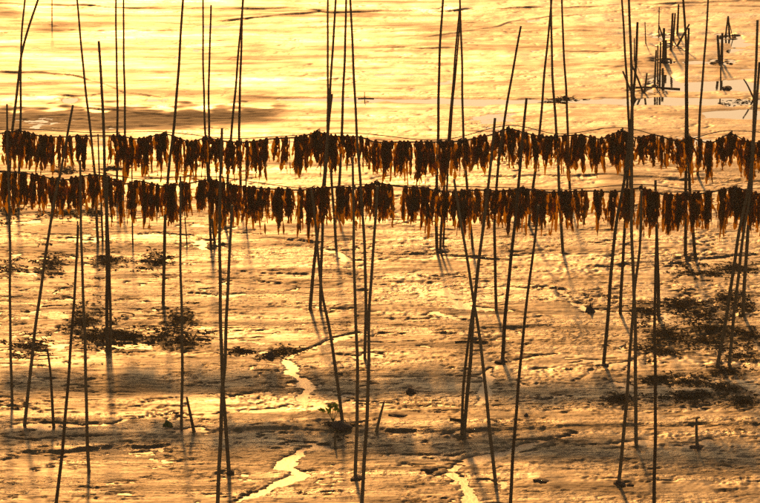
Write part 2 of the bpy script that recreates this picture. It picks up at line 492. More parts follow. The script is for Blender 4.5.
def groove(pts, half, depth):
    """carve a runnel along an image polyline; half width in metres"""
    w = []
    P = [on_ground(u, v) for u, v in pts]
    for a, b in zip(P[:-1], P[1:]):
        n = max(2, int((b - a).length / 0.15))
        for k in range(n):
            q = a.lerp(b, k / n)
            w.append((q.x, q.y))
    w = np.array(w)
    w[:, 0] += 0.05 * np.interp(np.arange(len(w)), np.arange(0, len(w) + 3, 3), rng.standard_normal(len(np.arange(0, len(w) + 3, 3))))
    best = np.full(Z.shape, 9.0)
    for i, (x, y) in enumerate(w):
        hw = half * (0.45 + 0.6 * abs(math.sin(i * 0.37) * math.cos(i * 0.113 + half * 40)))
        i0, i1 = np.searchsorted(gx, x - 3 * hw), np.searchsorted(gx, x + 3 * hw)
        j0, j1 = np.searchsorted(gy, y - 3 * hw), np.searchsorted(gy, y + 3 * hw)
        d = np.hypot(GX[j0:j1, i0:i1] - x, GY[j0:j1, i0:i1] - y) / hw
        best[j0:j1, i0:i1] = np.minimum(best[j0:j1, i0:i1], d)
    return -depth * 0.88 * np.exp(-(best / 1.05) ** 3) * np.clip(0.85 + 0.28 * n_lump + 0.22 * n_fine, 0.2, 1.3)


GROOVES = [
    ([(228, 506), (240, 499), (258, 493), (277, 485), (292, 479), (303, 475), (294, 470), (282, 467), (290, 459), (303, 450), (318, 447), (328, 445)], 0.19, 0.125),
    ([(466, 508), (469, 494), (463, 481), (448, 473), (456, 467), (469, 461), (490, 456), (511, 451), (527, 446), (543, 441), (561, 438), (570, 436), (582, 431)], 0.17, 0.125),
    ([(360, 333), (337, 340), (316, 348), (295, 353), (285, 359), (295, 367), (290, 373), (303, 380), (309, 388), (300, 397), (306, 402)], 0.16, 0.11),
    ([(292, 405), (278, 409), (253, 411), (236, 411)], 0.14, 0.085), ([(227, 399), (242, 395), (261, 392), (279, 392)], 0.12, 0.08),
    ([(340, 355), (362, 357), (376, 352)], 0.14, 0.085), ([(320, 249), (338, 254), (345, 260), (366, 261)], 0.14, 0.08),
    ([(266, 274), (280, 274), (310, 275)], 0.12, 0.08), ([(314, 306), (325, 309), (345, 310), (362, 308)], 0.13, 0.08),
    ([(480, 288), (505, 287), (530, 289), (555, 286)], 0.13, 0.08), ([(545, 287), (560, 290), (570, 302), (585, 309), (610, 312), (640, 312)], 0.14, 0.085),
    ([(420, 316), (438, 312), (455, 319), (470, 321)], 0.13, 0.075), ([(455, 300), (470, 307), (495, 310), (520, 311)], 0.13, 0.08),
    ([(488, 368), (490, 378), (486, 390), (480, 400), (470, 406)], 0.13, 0.10), ([(493, 361), (512, 361), (535, 356), (560, 353)], 0.12, 0.08),
    ([(190, 293), (225, 296), (250, 293)], 0.13, 0.075), ([(0, 358), (40, 360), (70, 357)], 0.10, 0.07),
    ([(575, 381), (600, 366), (630, 361)], 0.11, 0.075), ([(655, 312), (675, 313), (690, 311)], 0.12, 0.08), ([(610, 380), (625, 386), (620, 391)], 0.13, 0.08),
    ([(675, 264), (700, 261), (730, 257), (760, 255)], 0.13, 0.085), ([(22, 424), (50, 426), (85, 425), (112, 424)], 0.24, 0.10),
    ([(112, 424), (130, 420), (160, 415), (190, 413)], 0.10, 0.075), ([(612, 443), (632, 443), (652, 442)], 0.22, 0.09), ([(676, 446), (695, 446), (712, 438)], 0.17, 0.09),
    ([(110, 345), (140, 346), (153, 346)], 0.22, 0.095), ([(190, 430), (200, 428), (205, 433)], 0.16, 0.09), ([(0, 364), (10, 365)], 0.15, 0.08),
    ([(465, 406), (440, 405), (420, 406)], 0.10, 0.075), ([(380, 430), (395, 433), (420, 431)], 0.12, 0.08), ([(715, 405), (690, 408), (670, 407)], 0.08, 0.07),
    ([(620, 370), (645, 352), (648, 366)], 0.09, 0.07), ([(15, 222), (30, 222), (40, 221)], 0.20, 0.09), ([(70, 238), (85, 238)], 0.2, 0.085),
    ([(140, 234), (160, 233), (185, 236)], 0.12, 0.075), ([(60, 437), (110, 436), (130, 434)], 0.09, 0.072), ([(0, 462), (10, 461)], 0.1, 0.07),
]
for pts, half, depth in GROOVES:
    Z = np.minimum(Z, Z + groove(pts, half, depth))


def basin(u, v, ru, rv, depth, pw=2):
    c = on_ground(u, v)
    rx = ru / 38.0
    ry = abs(on_ground(u, v - rv).y - c.y)
    q = (np.abs(GX - c.x) / rx) ** pw + (np.abs(GY - c.y) / ry) ** pw
    return -depth * np.exp(-q * 0.8)


POOLS = [(728, 85, 36, 5, 0.07), (690, 87, 24, 3, 0.065), (680, 101, 80, 3.6, 0.072), (560, 101, 85, 2.2, 0.056), (735, 114, 34, 3.5, 0.07),
         (430, 101, 60, 1.9, 0.045), (690, 62, 14, 2.5, 0.05), (70, 100, 9, 3, 0.07), (320, 99, 70, 1.6, 0.06), (664, 78, 12, 5, 0.06),
         (300, 168, 60, 3, 0.05), (600, 168, 60, 3, 0.05)]
for b in POOLS:
    Z += basin(*b)

# scour hollows and small collars of mud where poles enter the flat
for px in [q[1] for q in POLES + STAKES + FAR]:
    b = on_ground(*px[-1])
    i0, i1 = np.searchsorted(gx, b.x - 0.8), np.searchsorted(gx, b.x + 0.8)
    j0, j1 = np.searchsorted(gy, b.y - 0.8), np.searchsorted(gy, b.y + 0.8)
    d = np.hypot(GX[j0:j1, i0:i1] - b.x - rng.uniform(-0.08, 0.08), GY[j0:j1, i0:i1] - b.y - rng.uniform(-0.1, 0.1))
    Z[j0:j1, i0:i1] += rng.uniform(0.01, 0.035) * np.exp(-(d / 0.11) ** 2) - rng.uniform(0.0, 0.05) * np.exp(-((d - 0.26) / 0.12) ** 2) * (0.6 + 0.4 * n_lump[j0:j1, i0:i1])

# edges of the fine patch settle to the level of the wide flat
edge = np.minimum.reduce([np.clip((GX - X0) / 1.0, 0, 1), np.clip((X1 - GX) / 1.0, 0, 1), np.clip((GY - Y0) / 2.0, 0, 1), np.clip((Y1 - GY) / 2.0, 0, 1)])
Z *= edge

WEEDS = [  # u, v, half width px, half depth px, strands
    (50, 265, 12, 10, 150), (108, 262, 14, 7, 170), (158, 262, 12, 8, 190), (28, 346, 16, 8, 240), (82, 322, 16, 16, 320), (112, 336, 14, 12, 260),
    (128, 338, 20, 9, 320), (180, 322, 14, 12, 220), (182, 341, 16, 9, 240), (9, 212, 8, 6, 120), (62, 214, 16, 4, 110), (66, 171, 8, 3, 80), (116, 169, 9, 3, 80),
    (92, 214, 8, 5, 90), (700, 274, 24, 4, 210), (738, 270, 20, 4, 180), (682, 306, 18, 7, 300), (728, 300, 20, 8, 260), (642, 312, 12, 7, 170),
    (664, 336, 22, 8, 340), (712, 330, 17, 6, 220), (744, 334, 14, 7, 190), (690, 397, 20, 6, 280), (690, 383, 18, 3, 150), (726, 372, 12, 4, 150), (728, 390, 12, 6, 160), (742, 403, 12, 4, 150),
    (619, 400, 13, 5, 190), (290, 351, 13, 2.5, 90), (240, 352, 10, 2.5, 80), (272, 356, 7, 2.5, 80), (340, 427, 12, 4, 130), (555, 101, 10, 2.0, 100), (735, 102, 20, 2.5, 140),
    (8, 268, 7, 6, 90), (745, 308, 10, 6, 120), (655, 380, 14, 4, 110),
    (708, 316, 26, 7, 200), (668, 352, 26, 6, 170), (704, 342, 24, 6, 180), (742, 356, 14, 6, 130), (92, 338, 14, 8, 170), (160, 338, 12, 7, 120),
]
weed = np.zeros_like(Z)
for (u, v, ru, rv, n) in WEEDS:
    c = on_ground(u, v)
    rx = ru / 42.0
    ry = max(0.25, abs(on_ground(u, v - rv).y - c.y))
    q = ((GX - c.x) / rx) ** 2 + ((GY - c.y) / ry) ** 2
    weed = np.maximum(weed, np.exp(-q * 1.1))
weed = np.clip((weed + 0.34 * n_str + 0.20 * n_lump + 0.18 * n_fine - 0.36) * 2.0, 0, 1) * np.clip(weed * 6 - 0.3, 0, 1)
Z += 0.012 * weed
c0, c1 = on_ground(0, 106), on_ground(0, 132)
dry = np.clip((GY - c1.y) / 0.6, 0, 1) * np.clip((c0.y - GY + 0.4 * n_mid) / 0.6, 0, 1) * np.clip((-3.6 - GX + 0.9 * n_big) / 1.6, 0, 1)
dry = np.clip(dry + np.clip(0.25 * n_big - 0.25, 0, 0.4), 0, 1)
Z += dry * 0.006 * n_rid

WATER_Z = -0.020
outer_x = [14, 18, 30, 50, 100, 250, 700, 2000, 6000]
xs = np.array([-x for x in outer_x[::-1]] + list(gx) + outer_x)
ys = np.array([-3000, -1000, -300, -80, 0, 40, 65, 80, 87, 91] + list(gy) + [151, 155, 165, 190, 230, 320, 600, 1500, 4000, 9000])
px_, py_ = len(outer_x), 10
NXF, NYF = len(xs), len(ys)
XX, YY = np.meshgrid(xs, ys)
ZF = np.zeros((NYF, NXF))
ZF[py_:py_ + NY, px_:px_ + NX] = Z
WD = np.zeros_like(ZF)
WD[py_:py_ + NY, px_:px_ + NX] = weed
DR = np.zeros_like(ZF)
DR[py_:py_ + NY, px_:px_ + NX] = dry
co = np.stack([XX, YY, ZF], -1).reshape(-1, 3).astype(np.float32)
idx = np.arange(NXF * NYF).reshape(NYF, NXF)
quads = np.stack([idx[:-1, :-1], idx[:-1, 1:], idx[1:, 1:], idx[1:, :-1]], -1).reshape(-1, 4).astype(np.int32)
me = bpy.data.meshes.new('mud_flat')
me.vertices.add(len(co))
me.vertices.foreach_set('co', co.ravel())
me.loops.add(quads.size)
me.loops.foreach_set('vertex_index', quads.ravel())
me.polygons.add(len(quads))
me.polygons.foreach_set('loop_start', np.arange(0, quads.size, 4, dtype=np.int32))
me.polygons.foreach_set('use_smooth', np.ones(len(quads), dtype=bool))
FM = np.zeros_like(ZF)
FM[YY > Y1 - 1] = 1.0
FM[py_:py_ + NY, px_:px_ + NX] = film
for nm, arr in (('weed', WD), ('dry', DR), ('film', FM)):
    at = me.attributes.new(nm, 'FLOAT', 'POINT')
    at.data.foreach_set('value', arr.ravel().astype(np.float32))
me.update(calc_edges=True)
me.materials.append(MUD)
mud = bpy.data.objects.new('mud_flat', me)
COL.objects.link(mud)
mud['kind'] = 'structure'
mud['label'] = 'wet brown tidal mud flat with low scarps and runnels'


def ground_z(x, y):
    i = int(round((x - X0) / DX))
    j = int(round((y - Y0) / DY))
    if 0 <= i < NX and 0 <= j < NY:
        return float(Z[j, i])
    return 0.0


Y_SPLIT = on_ground(380, 150).y
for nm, ya, yb, mt, lb in (('tidal_pool', Y_SPLIT, Y1 - 0.6, POOL, 'still tidal water lying in the hollows of the far mud'),
                           ('stream', Y0 + 0.6, Y_SPLIT, RIV, 'thin runnels of seawater winding over the near mud')):
    o = mesh_obj(nm, [(X0 + 0.6, ya, WATER_Z), (X1 - 0.6, ya, WATER_Z), (X1 - 0.6, yb, WATER_Z), (X0 + 0.6, yb, WATER_Z)], [(0, 1, 2, 3)], mt, smooth=False)
    o['kind'] = 'structure'
    o['label'] = lb


# ------------------------------------------------------------------ the two kelp rows: where they stand
def row_y(row, u):
    v = (281 + 8 * u / 760.0) if row == 'back' else (326 + 22 * u / 760.0)
    return on_ground(u, v).y


BACK_ROPE = [(-60, 136), (-20, 135), (4, 133), (20, 131), (40, 136), (60, 137), (90, 136), (118, 136), (140, 139), (165, 134), (190, 142), (206, 138), (230, 142), (250, 142), (270, 139), (300, 137),
             (318, 132), (331, 136), (360, 137), (375, 142), (400, 142), (440, 142), (460, 141), (490, 135), (508, 129), (525, 133), (545, 137), (560, 136), (580, 135),
             (600, 139), (622, 131), (636, 138), (655, 135), (680, 142), (688, 137), (710, 143), (731, 134), (752, 143), (785, 138), (820, 141)]
FRONT_ROPE = [(-60, 171), (-20, 171), (4, 172), (30, 174), (60, 180), (75, 178), (90, 175), (105, 176), (125, 184), (140, 181), (160, 186), (185, 184), (210, 180), (235, 186), (270, 189), (300, 190), (322, 188),
              (345, 187), (360, 188), (376, 183), (395, 186), (420, 188), (450, 192), (480, 190), (500, 191), (522, 189), (545, 192), (562, 192), (590, 191), (615, 192), (641, 188), (655, 193),
              (675, 195), (705, 193), (735, 188), (757, 194), (785, 190), (820, 193)]


def rope_v(row, u):
    p = BACK_ROPE if row == 'back' else FRONT_ROPE
    return float(np.interp(u, [a for a, b in p], [b for a, b in p]))


def rope_pt(row, u, dv=0.0):
    return on_plane(u, rope_v(row, u) + dv, row_y(row, u))


# ------------------------------------------------------------------ tubes
def tube(points, radii, sides=8, cap=True):
    verts, faces = [], []
    n = len(points)
    for i, p in enumerate(points):
        a = points[max(0, i - 1)]
        b = points[min(n - 1, i + 1)]
        d = (b - a).normalized()
        ref = Vector((1, 0, 0)) if abs(d.x) < 0.9 else Vector((0, 1, 0))
        s = d.cross(ref).normalized()
        q = d.cross(s)
        for k in range(sides):
            an = 2 * math.pi * k / sides
            verts.append(p + (s * math.cos(an) + q * math.sin(an)) * radii[i])
    for i in range(n - 1):
        for k in range(sides):
            k2 = (k + 1) % sides
            faces.append((i * sides + k, i * sides + k2, (i + 1) * sides + k2, (i + 1) * sides + k))
    if cap:
        faces.append(tuple(range(sides))[::-1])
        faces.append(tuple(range((n - 1) * sides, n * sides)))
    return verts, faces


def smooth_path(pts, step):
    """Catmull-Rom through the points, resampled about every step metres"""
    if len(pts) == 2:
        n = max(2, int((pts[1] - pts[0]).length / step))
        return [pts[0].lerp(pts[1], k / n) for k in range(n + 1)]
    out = []
    P = [pts[0] * 2 - pts[1]] + pts + [pts[-1] * 2 - pts[-2]]
    for i in range(1, len(P) - 2):
        a, b, c, d = P[i - 1], P[i], P[i + 1], P[i + 2]
        n = max(1, int((c - b).length / step))
        for k in range(n):
            t = k / n
            out.append(0.5 * ((2 * b) + (c - a) * t + (2 * a - 5 * b + 4 * c - d) * t * t + (3 * b - a - 3 * c + d) * t ** 3))
    out.append(pts[-1])
    return out


def make_pole(label, px, r0, r1, lean, group, name='bamboo_pole', cat='pole', cut=True):
    """px: image points from the top to the foot on the mud"""
    R = random.Random(hash_str(label))
    bu, bv = px[-1]
    b = on_ground(bu, bv)
    b.z = ground_z(b.x, b.y)
    pts = [on_plane(u, v, b.y, lean) for u, v in px[:-1]] + [b]
    pts = pts[::-1]
    d = (pts[0] - pts[1]).normalized()
    total = sum((q - p).length for p, q in zip(pts[:-1], pts[1:]))
    pts = [pts[0] + d * min(0.45, total * 0.3)] + pts
    path = smooth_path(pts, 0.11)
    n = len(path)
    ph1, ph2 = R.uniform(0, 6.28), R.uniform(0, 6.28)
    L = 0.0
    loc = Vector((b.x, b.y, b.z))
    P, RR = [], []
    node_gap = R.uniform(0.26, 0.36)
    next_node = R.uniform(0, node_gap)
    for i, p in enumerate(path):
        if i:
            L += (p - path[i - 1]).length
        f = i / (n - 1)
        w = min(1, 4 * f * (1 - f) + 0.1)
        off = Vector((0.013 * math.sin(L * 1.3 + ph1) + 0.004 * math.sin(L * 4.1 + ph2), 0.016 * math.cos(L * 1.6 + ph2), 0)) * w * min(1.0, total / 4)
        r = r0 + (r1 - r0) * f
        q = p + off - loc
        if L >= next_node and 0 < i < n - 1:
            dd = (path[i + 1] - path[i - 1]).normalized()
            P += [q - dd * 0.018, q, q + dd * 0.018]
            RR += [r * 0.96, r * 1.2, r * 0.95]
            next_node += node_gap * R.uniform(0.9, 1.15)
        else:
            P.append(q)
            RR.append(r * (1 + 0.03 * R.uniform(-1, 1)))
    v, fc = tube(P, RR, 8)
    o = mesh_obj(name, v, fc, BAMBOO, None, loc)
    tag(o, label, cat, group)
    return o


def hash_str(s):
    h = 7
    for c in s:
        h = (h * 131 + ord(c)) % 1000003
    return h


for lb, px, th, lean in POLES:
    make_pole(lb, px, 0.037 * th, 0.023 * th, lean, G)

for lb, px, th, lean in STAKES:
    st = make_pole(lb, px, 0.048 * th, 0.026 * th, lean, GS, 'stake', 'stake')
    if 'hooked' in lb:
        top = on_plane(696.6, 418.8, st.location.y) - st.location
        hv_, hf_ = tube([top, top + Vector((0.03, 0, 0.025)), top + Vector((0.065, 0, 0.03)), top + Vector((0.085, 0, 0.005))], [0.016, 0.015, 0.013, 0.010], 6)
        mesh_obj('hook', hv_, hf_, BAMBOO, st)
for lb, px, th in FAR:
    make_pole(lb, px, 0.038 * th, 0.026 * th, 0.0, GF, 'stake', 'stake')


def lying_stick(label, px, r):
    pts = [on_ground(u, v, 0.03) for u, v in px]
    loc = pts[0].copy()
    path = smooth_path(pts, 0.12)
    R = random.Random(hash_str(label))
    for q in path:
        q.z = max(ground_z(q.x, q.y), WATER_Z) + r * 0.6
    v, fc = tube([q - loc for q in path], [r * (1 + 0.15 * R.uniform(-1, 1)) for q in path], 7)
    tag(mesh_obj('driftwood_stick', v, fc, BAMBOO, None, loc), label, 'stick', 'sticks lying on the mud')


lying_stick('long stick lying flat by the far stakes', [(636, 86.5), (655, 86), (680, 87.5)], 0.022)
lying_stick('short cross stick lying at the tiny far peg', [(358, 97), (364, 96.7), (374, 97)], 0.014)
lying_stick('stick lying on the mud across the crossing poles', [(455, 341.5), (470, 341), (488, 342)], 0.02)
lying_stick('short stick lying left of the double pole foot', [(450, 420.5), (456, 421), (461, 421)], 0.03)

# ------------------------------------------------------------------ ropes
for row, lb, lb2 in (('back', 'dark sagging rope carrying the farther kelp row', 'thin straighter line strung above the farther kelp row'),
                     ('front', 'dark sagging rope carrying the nearer kelp row', 'thin straighter line strung above the nearer kelp row')):
    src = BACK_ROPE if row == 'back' else FRONT_ROPE
    pts = [rope_pt(row, u) for u, v in src]
    path = smooth_path(pts, 0.12)
    loc = path[0].copy()
    v, fc = tube([q - loc for q in path], [0.017] * len(path), 6)
    rope = tag(mesh_obj('rope', v, fc, ROPE, None, loc), lb, 'rope', 'ropes of the kelp rows')
    knots = (20, 118, 165, 206, 240, 318, 342, 440, 461, 508, 542, 556, 622, 631, 688, 731, 752) if row == 'back' else (58, 105, 181, 210, 229, 313, 354, 376, 438, 487, 522, 560, 641, 686, 735, 748)
    for q_, ku in enumerate(knots):
        kp = rope_pt(row, ku) - loc
        rad = 0.034 + 0.008 * (q_ % 3)
        hel = [kp + Vector((rad * math.cos(a * 0.7), rad * math.sin(a * 0.7), 0.05 - 0.10 * a / 36 + 0.02 * math.sin(a * 1.3))) for a in range(37)]
        kv, kf = tube(hel + [hel[-1] + Vector((0.03, -0.02, -0.10)), hel[-1] + Vector((0.045, -0.03, -0.22))], [0.011] * 39, 5)
        mesh_obj('lashing', kv, kf, ROPE, rope)
    sub = src[::3]
    pts = [rope_pt(row, u, -2.0 + (1.0 if i % 2 else -0.5)) + Vector((0, 0.10, 0)) for i, (u, v) in enumerate(sub)]
    path = smooth_path(pts, 0.2)
    loc = path[0].copy()
    v, fc = tube([q - loc for q in path], [0.010] * len(path), 5)
    tag(mesh_obj('rope', v, fc, ROPE, None, loc), lb2, 'rope', 'ropes of the kelp rows')

# ------------------------------------------------------------------ kelp
def blade_mesh(i):
    """a hanging kelp blade, top at the origin, one unit long and one unit wide, wavy and ruffled"""
    R = random.Random(500 + i)
    nseg = 11
    vs, fs = [], []
    a1, a2, tw = R.uniform(0.05, 0.28), R.uniform(0, 6.28), R.uniform(-2.0, 2.0)
    peak = R.uniform(0.45, 0.72)
    ruff = R.uniform(0.08, 0.22)
    for s in range(nseg + 1):
        f = s / nseg
        if f < peak:
            w = 0.45 + 0.55 * math.sin(f / peak * math.pi / 2) ** 1.2
        else:
            w = max(0.30, math.cos((f - peak) / (1 - peak) * math.pi / 2) ** 0.5)
        w *= 0.5 * R.uniform(0.55, 1.3)
        an = tw * f
        cx = a1 * math.sin(f * 5.0 + a2) - a1 * math.sin(a2)
        cy = 0.8 * a1 * math.cos(f * 4.1 + a2) - 0.8 * a1 * math.cos(a2)
        for k in (-1, 0, 1):
            lx = k * w
            ly = (ruff * math.sin(f * 19 + k * 1.7 + a2) if k else 0.04 * math.sin(f * 9 + a2)) * (0.3 + f)
            x = cx + lx * math.cos(an) - ly * math.sin(an)
            y = cy + lx * math.sin(an) + ly * math.cos(an)
            vs.append((x, y, -f + (0.025 * R.uniform(-1, 1) if 0 < s < nseg else 0)))
    for s in range(nseg):
        for k in range(2):
            a = s * 3 + k
            fs.append((a, a + 1, a + 4, a + 3))
    me = bpy.data.meshes.new('blade')
    me.from_pydata(vs, [], fs)
    me.polygons.foreach_set('use_smooth', [True] * len(me.polygons))
    me.materials.append(KELP)
    return me


BLADES = [blade_mesh(i) for i in range(28)]


def knot_mesh(i):
    """the folded upper end of a bunch where it is tied over the rope"""
    R = random.Random(900 + i)
    bm = bmesh.new()
    bmesh.ops.create_icosphere(bm, subdivisions=2, radius=1.0)
    for v in bm.verts:
        k = 1 + 0.22 * math.sin(v.co.x * 5 + i) * math.cos(v.co.z * 4 + i * 2) + 0.10 * R.uniform(-1, 1)
        v.co = Vector((v.co.x * 0.055 * k, v.co.y * 0.05 * k, v.co.z * 0.10 * k - 0.05))
    me = bpy.data.meshes.new('tied_end')
    bm.to_mesh(me)
    bm.free()
    me.polygons.foreach_set('use_smooth', [True] * len(me.polygons))
    me.materials.append(KELP)
    return me


KNOTS = [knot_mesh(i) for i in range(6)]
RK = random.Random(77)


def kelp_bunch(row, u, label, group, length=None, nb=None):
    p = rope_pt(row, u)
    e = bpy.data.objects.new('kelp_bunch', None)
    e.empty_display_size = 0.1
    e.location = p
    COL.objects.link(e)
    tag(e, label, 'kelp', group)
    length = length or RK.uniform(0.80, 1.06)
    nb = nb or RK.choice((9, 10, 11, 12))
    k = bpy.data.objects.new('tied_end', RK.choice(KNOTS))
    COL.objects.link(k)
    k.parent = e
    k.rotation_euler.z = RK.uniform(0, 6.28)
    for i in range(nb):
        b = bpy.data.objects.new('blade', RK.choice(BLADES))
        COL.objects.link(b)
        b.parent = e
        ln = length * (RK.uniform(0.80, 1.08) if i < 2 else RK.uniform(0.38, 0.95))
        wd = RK.uniform(0.055, 0.135)
        b.scale = (wd, wd, ln)
        b.location = (RK.uniform(-0.085, 0.085), RK.uniform(-0.06, 0.06), RK.uniform(-0.06, 0.03))
        tilt = 7.0
        if i >= 7:      # torn side blades half way down make the bunch ragged
            b.scale = (wd * 0.9, wd * 0.9, RK.uniform(0.20, 0.45))
            b.location.z = RK.uniform(-0.50, -0.06) * length
            b.location.x *= 0.7
            tilt = 26.0
        elif RK.random() < 0.05:
            b.scale.z *= 1.12
        b.rotation_euler = (math.radians(RK.uniform(-tilt, tilt) * 0.6), math.radians(RK.uniform(-tilt, tilt)), math.radians(RK.choice((0, 180)) + RK.uniform(-65, 65)))
    return e


# row, from u, to u, spacing px, length range, label
SEGS = [
    ('back', 3, 60, 5.6, (0.82, 1.0), 'dark brown kelp bunch in the leftmost clump of the farther rope'),
    ('back', 71, 80, 5.5, (0.85, 0.98), 'brown kelp bunch in the small separate clump left on the farther rope'),
    ('back', 84, 86, 5.0, (0.80, 0.85), 'thin amber kelp bunch ending the small left clump of the farther rope'),
    ('back', 111, 125, 5.8, (0.78, 0.96), 'kelp bunch between two parallel tall poles on the farther rope'),
    ('back', 130, 168, 5.6, (0.82, 1.02), 'kelp bunch hung left of the slanting tall pole on the farther rope'),
    ('back', 173, 204, 5.6, (0.82, 1.05), 'kelp bunch right of the slanting tall pole on the farther rope'),
    ('back', 209, 240, 5.6, (0.85, 1.08), 'kelp bunch beneath the tall V of poles on the farther rope'),
    ('back', 245, 268, 5.6, (0.85, 1.05), 'kelp bunch right of the tall V of poles on the farther rope'),
    ('back', 276, 287, 5.4, (0.8, 0.98), 'kelp bunch in the narrow clump after the tall V'),
    ('back', 293, 307, 5.6, (0.8, 0.98), 'kelp bunch in the clump left of the top centre fan'),
    ('back', 313, 322, 4.6, (0.95, 1.05), 'big dark kelp bunch at rope peak left of top centre fan'),
    ('back', 328, 337, 5.4, (0.8, 0.9), 'kelp bunch behind the crossing poles of the top centre fan'),
    ('back', 344, 354, 6.0, (0.5, 0.72), 'short sparse kelp bunch between right poles of the top centre fan'),
    ('back', 362, 368, 5.6, (0.7, 0.86), 'lone kelp bunch right of the top centre fan before the gap'),
    ('back', 375, 434, 5.6, (0.80, 1.0), 'kelp bunch in the long clump left of the narrow A-shape'),
    ('back', 440, 455, 5.4, (0.85, 1.02), 'kelp bunch beneath the tall A-shape poles on the farther rope'),
    ('back', 461, 467, 5.6, (0.88, 1.0), 'kelp bunch just right of the narrow A-shape on the farther rope'),
    ('back', 474, 481, 5.6, (0.6, 0.75), 'short kelp bunch in the pair right of the narrow A-shape'),
    ('back', 486, 489, 5.0, (0.65, 0.75), 'slim kelp bunch left of the blunt topped pole on the farther rope'),
    ('back', 494, 521, 5.4, (0.8, 1.0), 'kelp bunch at the rope peak by the slanting free tipped pole'),
    ('back', 526, 566, 5.6, (0.68, 0.9), 'kelp bunch right of the blunt dark pole on the farther rope'),
    ('back', 572, 596, 5.6, (0.7, 0.92), 'kelp bunch left of the rope peak beside the tall pole pair'),
    ('back', 601, 630, 5.4, (0.78, 1.0), 'kelp bunch at the rope peak touching the tall pole pair'),
    ('back', 636, 663, 5.4, (0.72, 1.0), 'kelp bunch right of the tall pole pair on the farther rope'),
    ('back', 670, 677, 5.4, (0.80, 1.0), 'slim lone kelp bunch before the joined tall poles at right'),
    ('back', 684, 700, 5.5, (0.75, 0.95), 'kelp bunch around the joined tall poles at right'),
    ('back', 705, 772, 5.5, (0.80, 1.0), 'kelp bunch in the last right clump of the farther rope'),
    ('front', 2, 44, 5.6, (0.8, 1.0), 'dark kelp bunch at the left end of the nearer rope'),
    ('front', 50, 90, 5.6, (0.85, 1.05), 'dark kelp bunch around the leaning left pole on the nearer rope'),
    ('front', 96, 124, 5.5, (0.85, 1.02), 'kelp bunch around the left close pole pair on the nearer rope'),
    ('front', 130, 158, 5.6, (0.8, 1.02), 'kelp bunch left of the slanting tall pole on the nearer rope'),
    ('front', 163, 189, 5.6, (0.8, 1.0), 'kelp bunch right of the slanting tall pole on the nearer rope'),
    ('front', 197, 224, 5.5, (0.9, 1.05), 'kelp bunch around the pole crossing on the nearer rope'),
    ('front', 230, 269, 5.6, (0.85, 1.08), 'kelp bunch right of the pole crossing on the nearer rope'),
    ('front', 275, 293, 5.6, (0.85, 1.02), 'kelp bunch in the separate clump between gaps on the nearer rope'),
    ('front', 300, 330, 5.5, (0.85, 1.05), 'kelp bunch left below the top centre fan on the nearer rope'),
    ('front', 335, 352, 5.5, (0.8, 0.98), 'kelp bunch left of the straight centre pole on the nearer rope'),
    ('front', 357, 385, 5.4, (0.85, 1.08), 'kelp bunch right of the straight centre pole on the nearer rope'),
    ('front', 391, 392, 5.0, (1.05, 1.1), 'single narrow kelp bunch hanging alone right of centre, nearer rope'),
    ('front', 405, 436, 5.5, (0.85, 1.05), 'kelp bunch after the centre gap on the nearer rope'),
    ('front', 441, 478, 5.5, (0.85, 1.08), 'kelp bunch around the narrow A-shape legs on the nearer rope'),
    ('front', 483, 510, 5.5, (0.85, 1.05), 'kelp bunch around the blunt topped poles on the nearer rope'),
    ('front', 515, 548, 5.5, (0.75, 1.0), 'kelp bunch right of the blunt dark pole on the nearer rope'),
    ('front', 553, 578, 5.5, (0.75, 1.0), 'kelp bunch at the right A-shape leg on the nearer rope'),
    ('front', 583, 584, 5.0, (0.9, 1.0), 'slim kelp bunch hanging alone left of the tall pole pair, nearer rope'),
    ('front', 593, 604, 5.5, (0.7, 0.85), 'kelp bunch in the small clump left of the tall pole pair'),
    ('front', 610, 615, 4.8, (0.8, 0.95), 'narrow kelp bunch next to the pole crossing at right'),
    ('front', 623, 636, 5.5, (0.8, 1.0), 'kelp bunch between the crossing tall pair poles, nearer rope'),
    ('front', 641, 671, 5.4, (0.8, 1.05), 'kelp bunch right of the tall pole pair on the nearer rope'),
    ('front', 676, 712, 5.4, (0.85, 1.1), 'kelp bunch beneath the joined tall poles on the nearer rope'),
    ('front', 717, 776, 5.4, (0.8, 1.05), 'kelp bunch in the last right clump of the nearer rope'),
]
ORD = ('first second third fourth fifth sixth seventh eighth ninth tenth eleventh twelfth thirteenth '
       'fourteenth fifteenth sixteenth').split()
for row, u0, u1, sp, (l0, l1), lb in SEGS:
    sp = sp * 1.02
    if u1 - u0 > 10:
        u0, u1 = u0 + 1.8, u1 - 1.8
    n = max(1, int(round((u1 - u0) / sp)) + (1 if u1 - u0 > 4 else 0))
    for i in range(n):
        u = u0 if n == 1 else u0 + (u1 - u0) * i / (n - 1)
        lab = lb if n == 1 else lb + ', ' + ORD[i] + ' from left'
        assert 4 <= len(lab.split()) <= 16, lab
        wave = 0.07 * math.sin(u * 0.21 + (2 if row == 'back' else 0)) + 0.05 * math.sin(u * 0.47)
        kelp_bunch(row, u + RK.uniform(-2.0, 2.0), lab, 'kelp bunches on the %s rope' % ('farther' if row == 'back' else 'nearer'), RK.uniform(l0 - 0.14, l1 + 0.08) + wave)


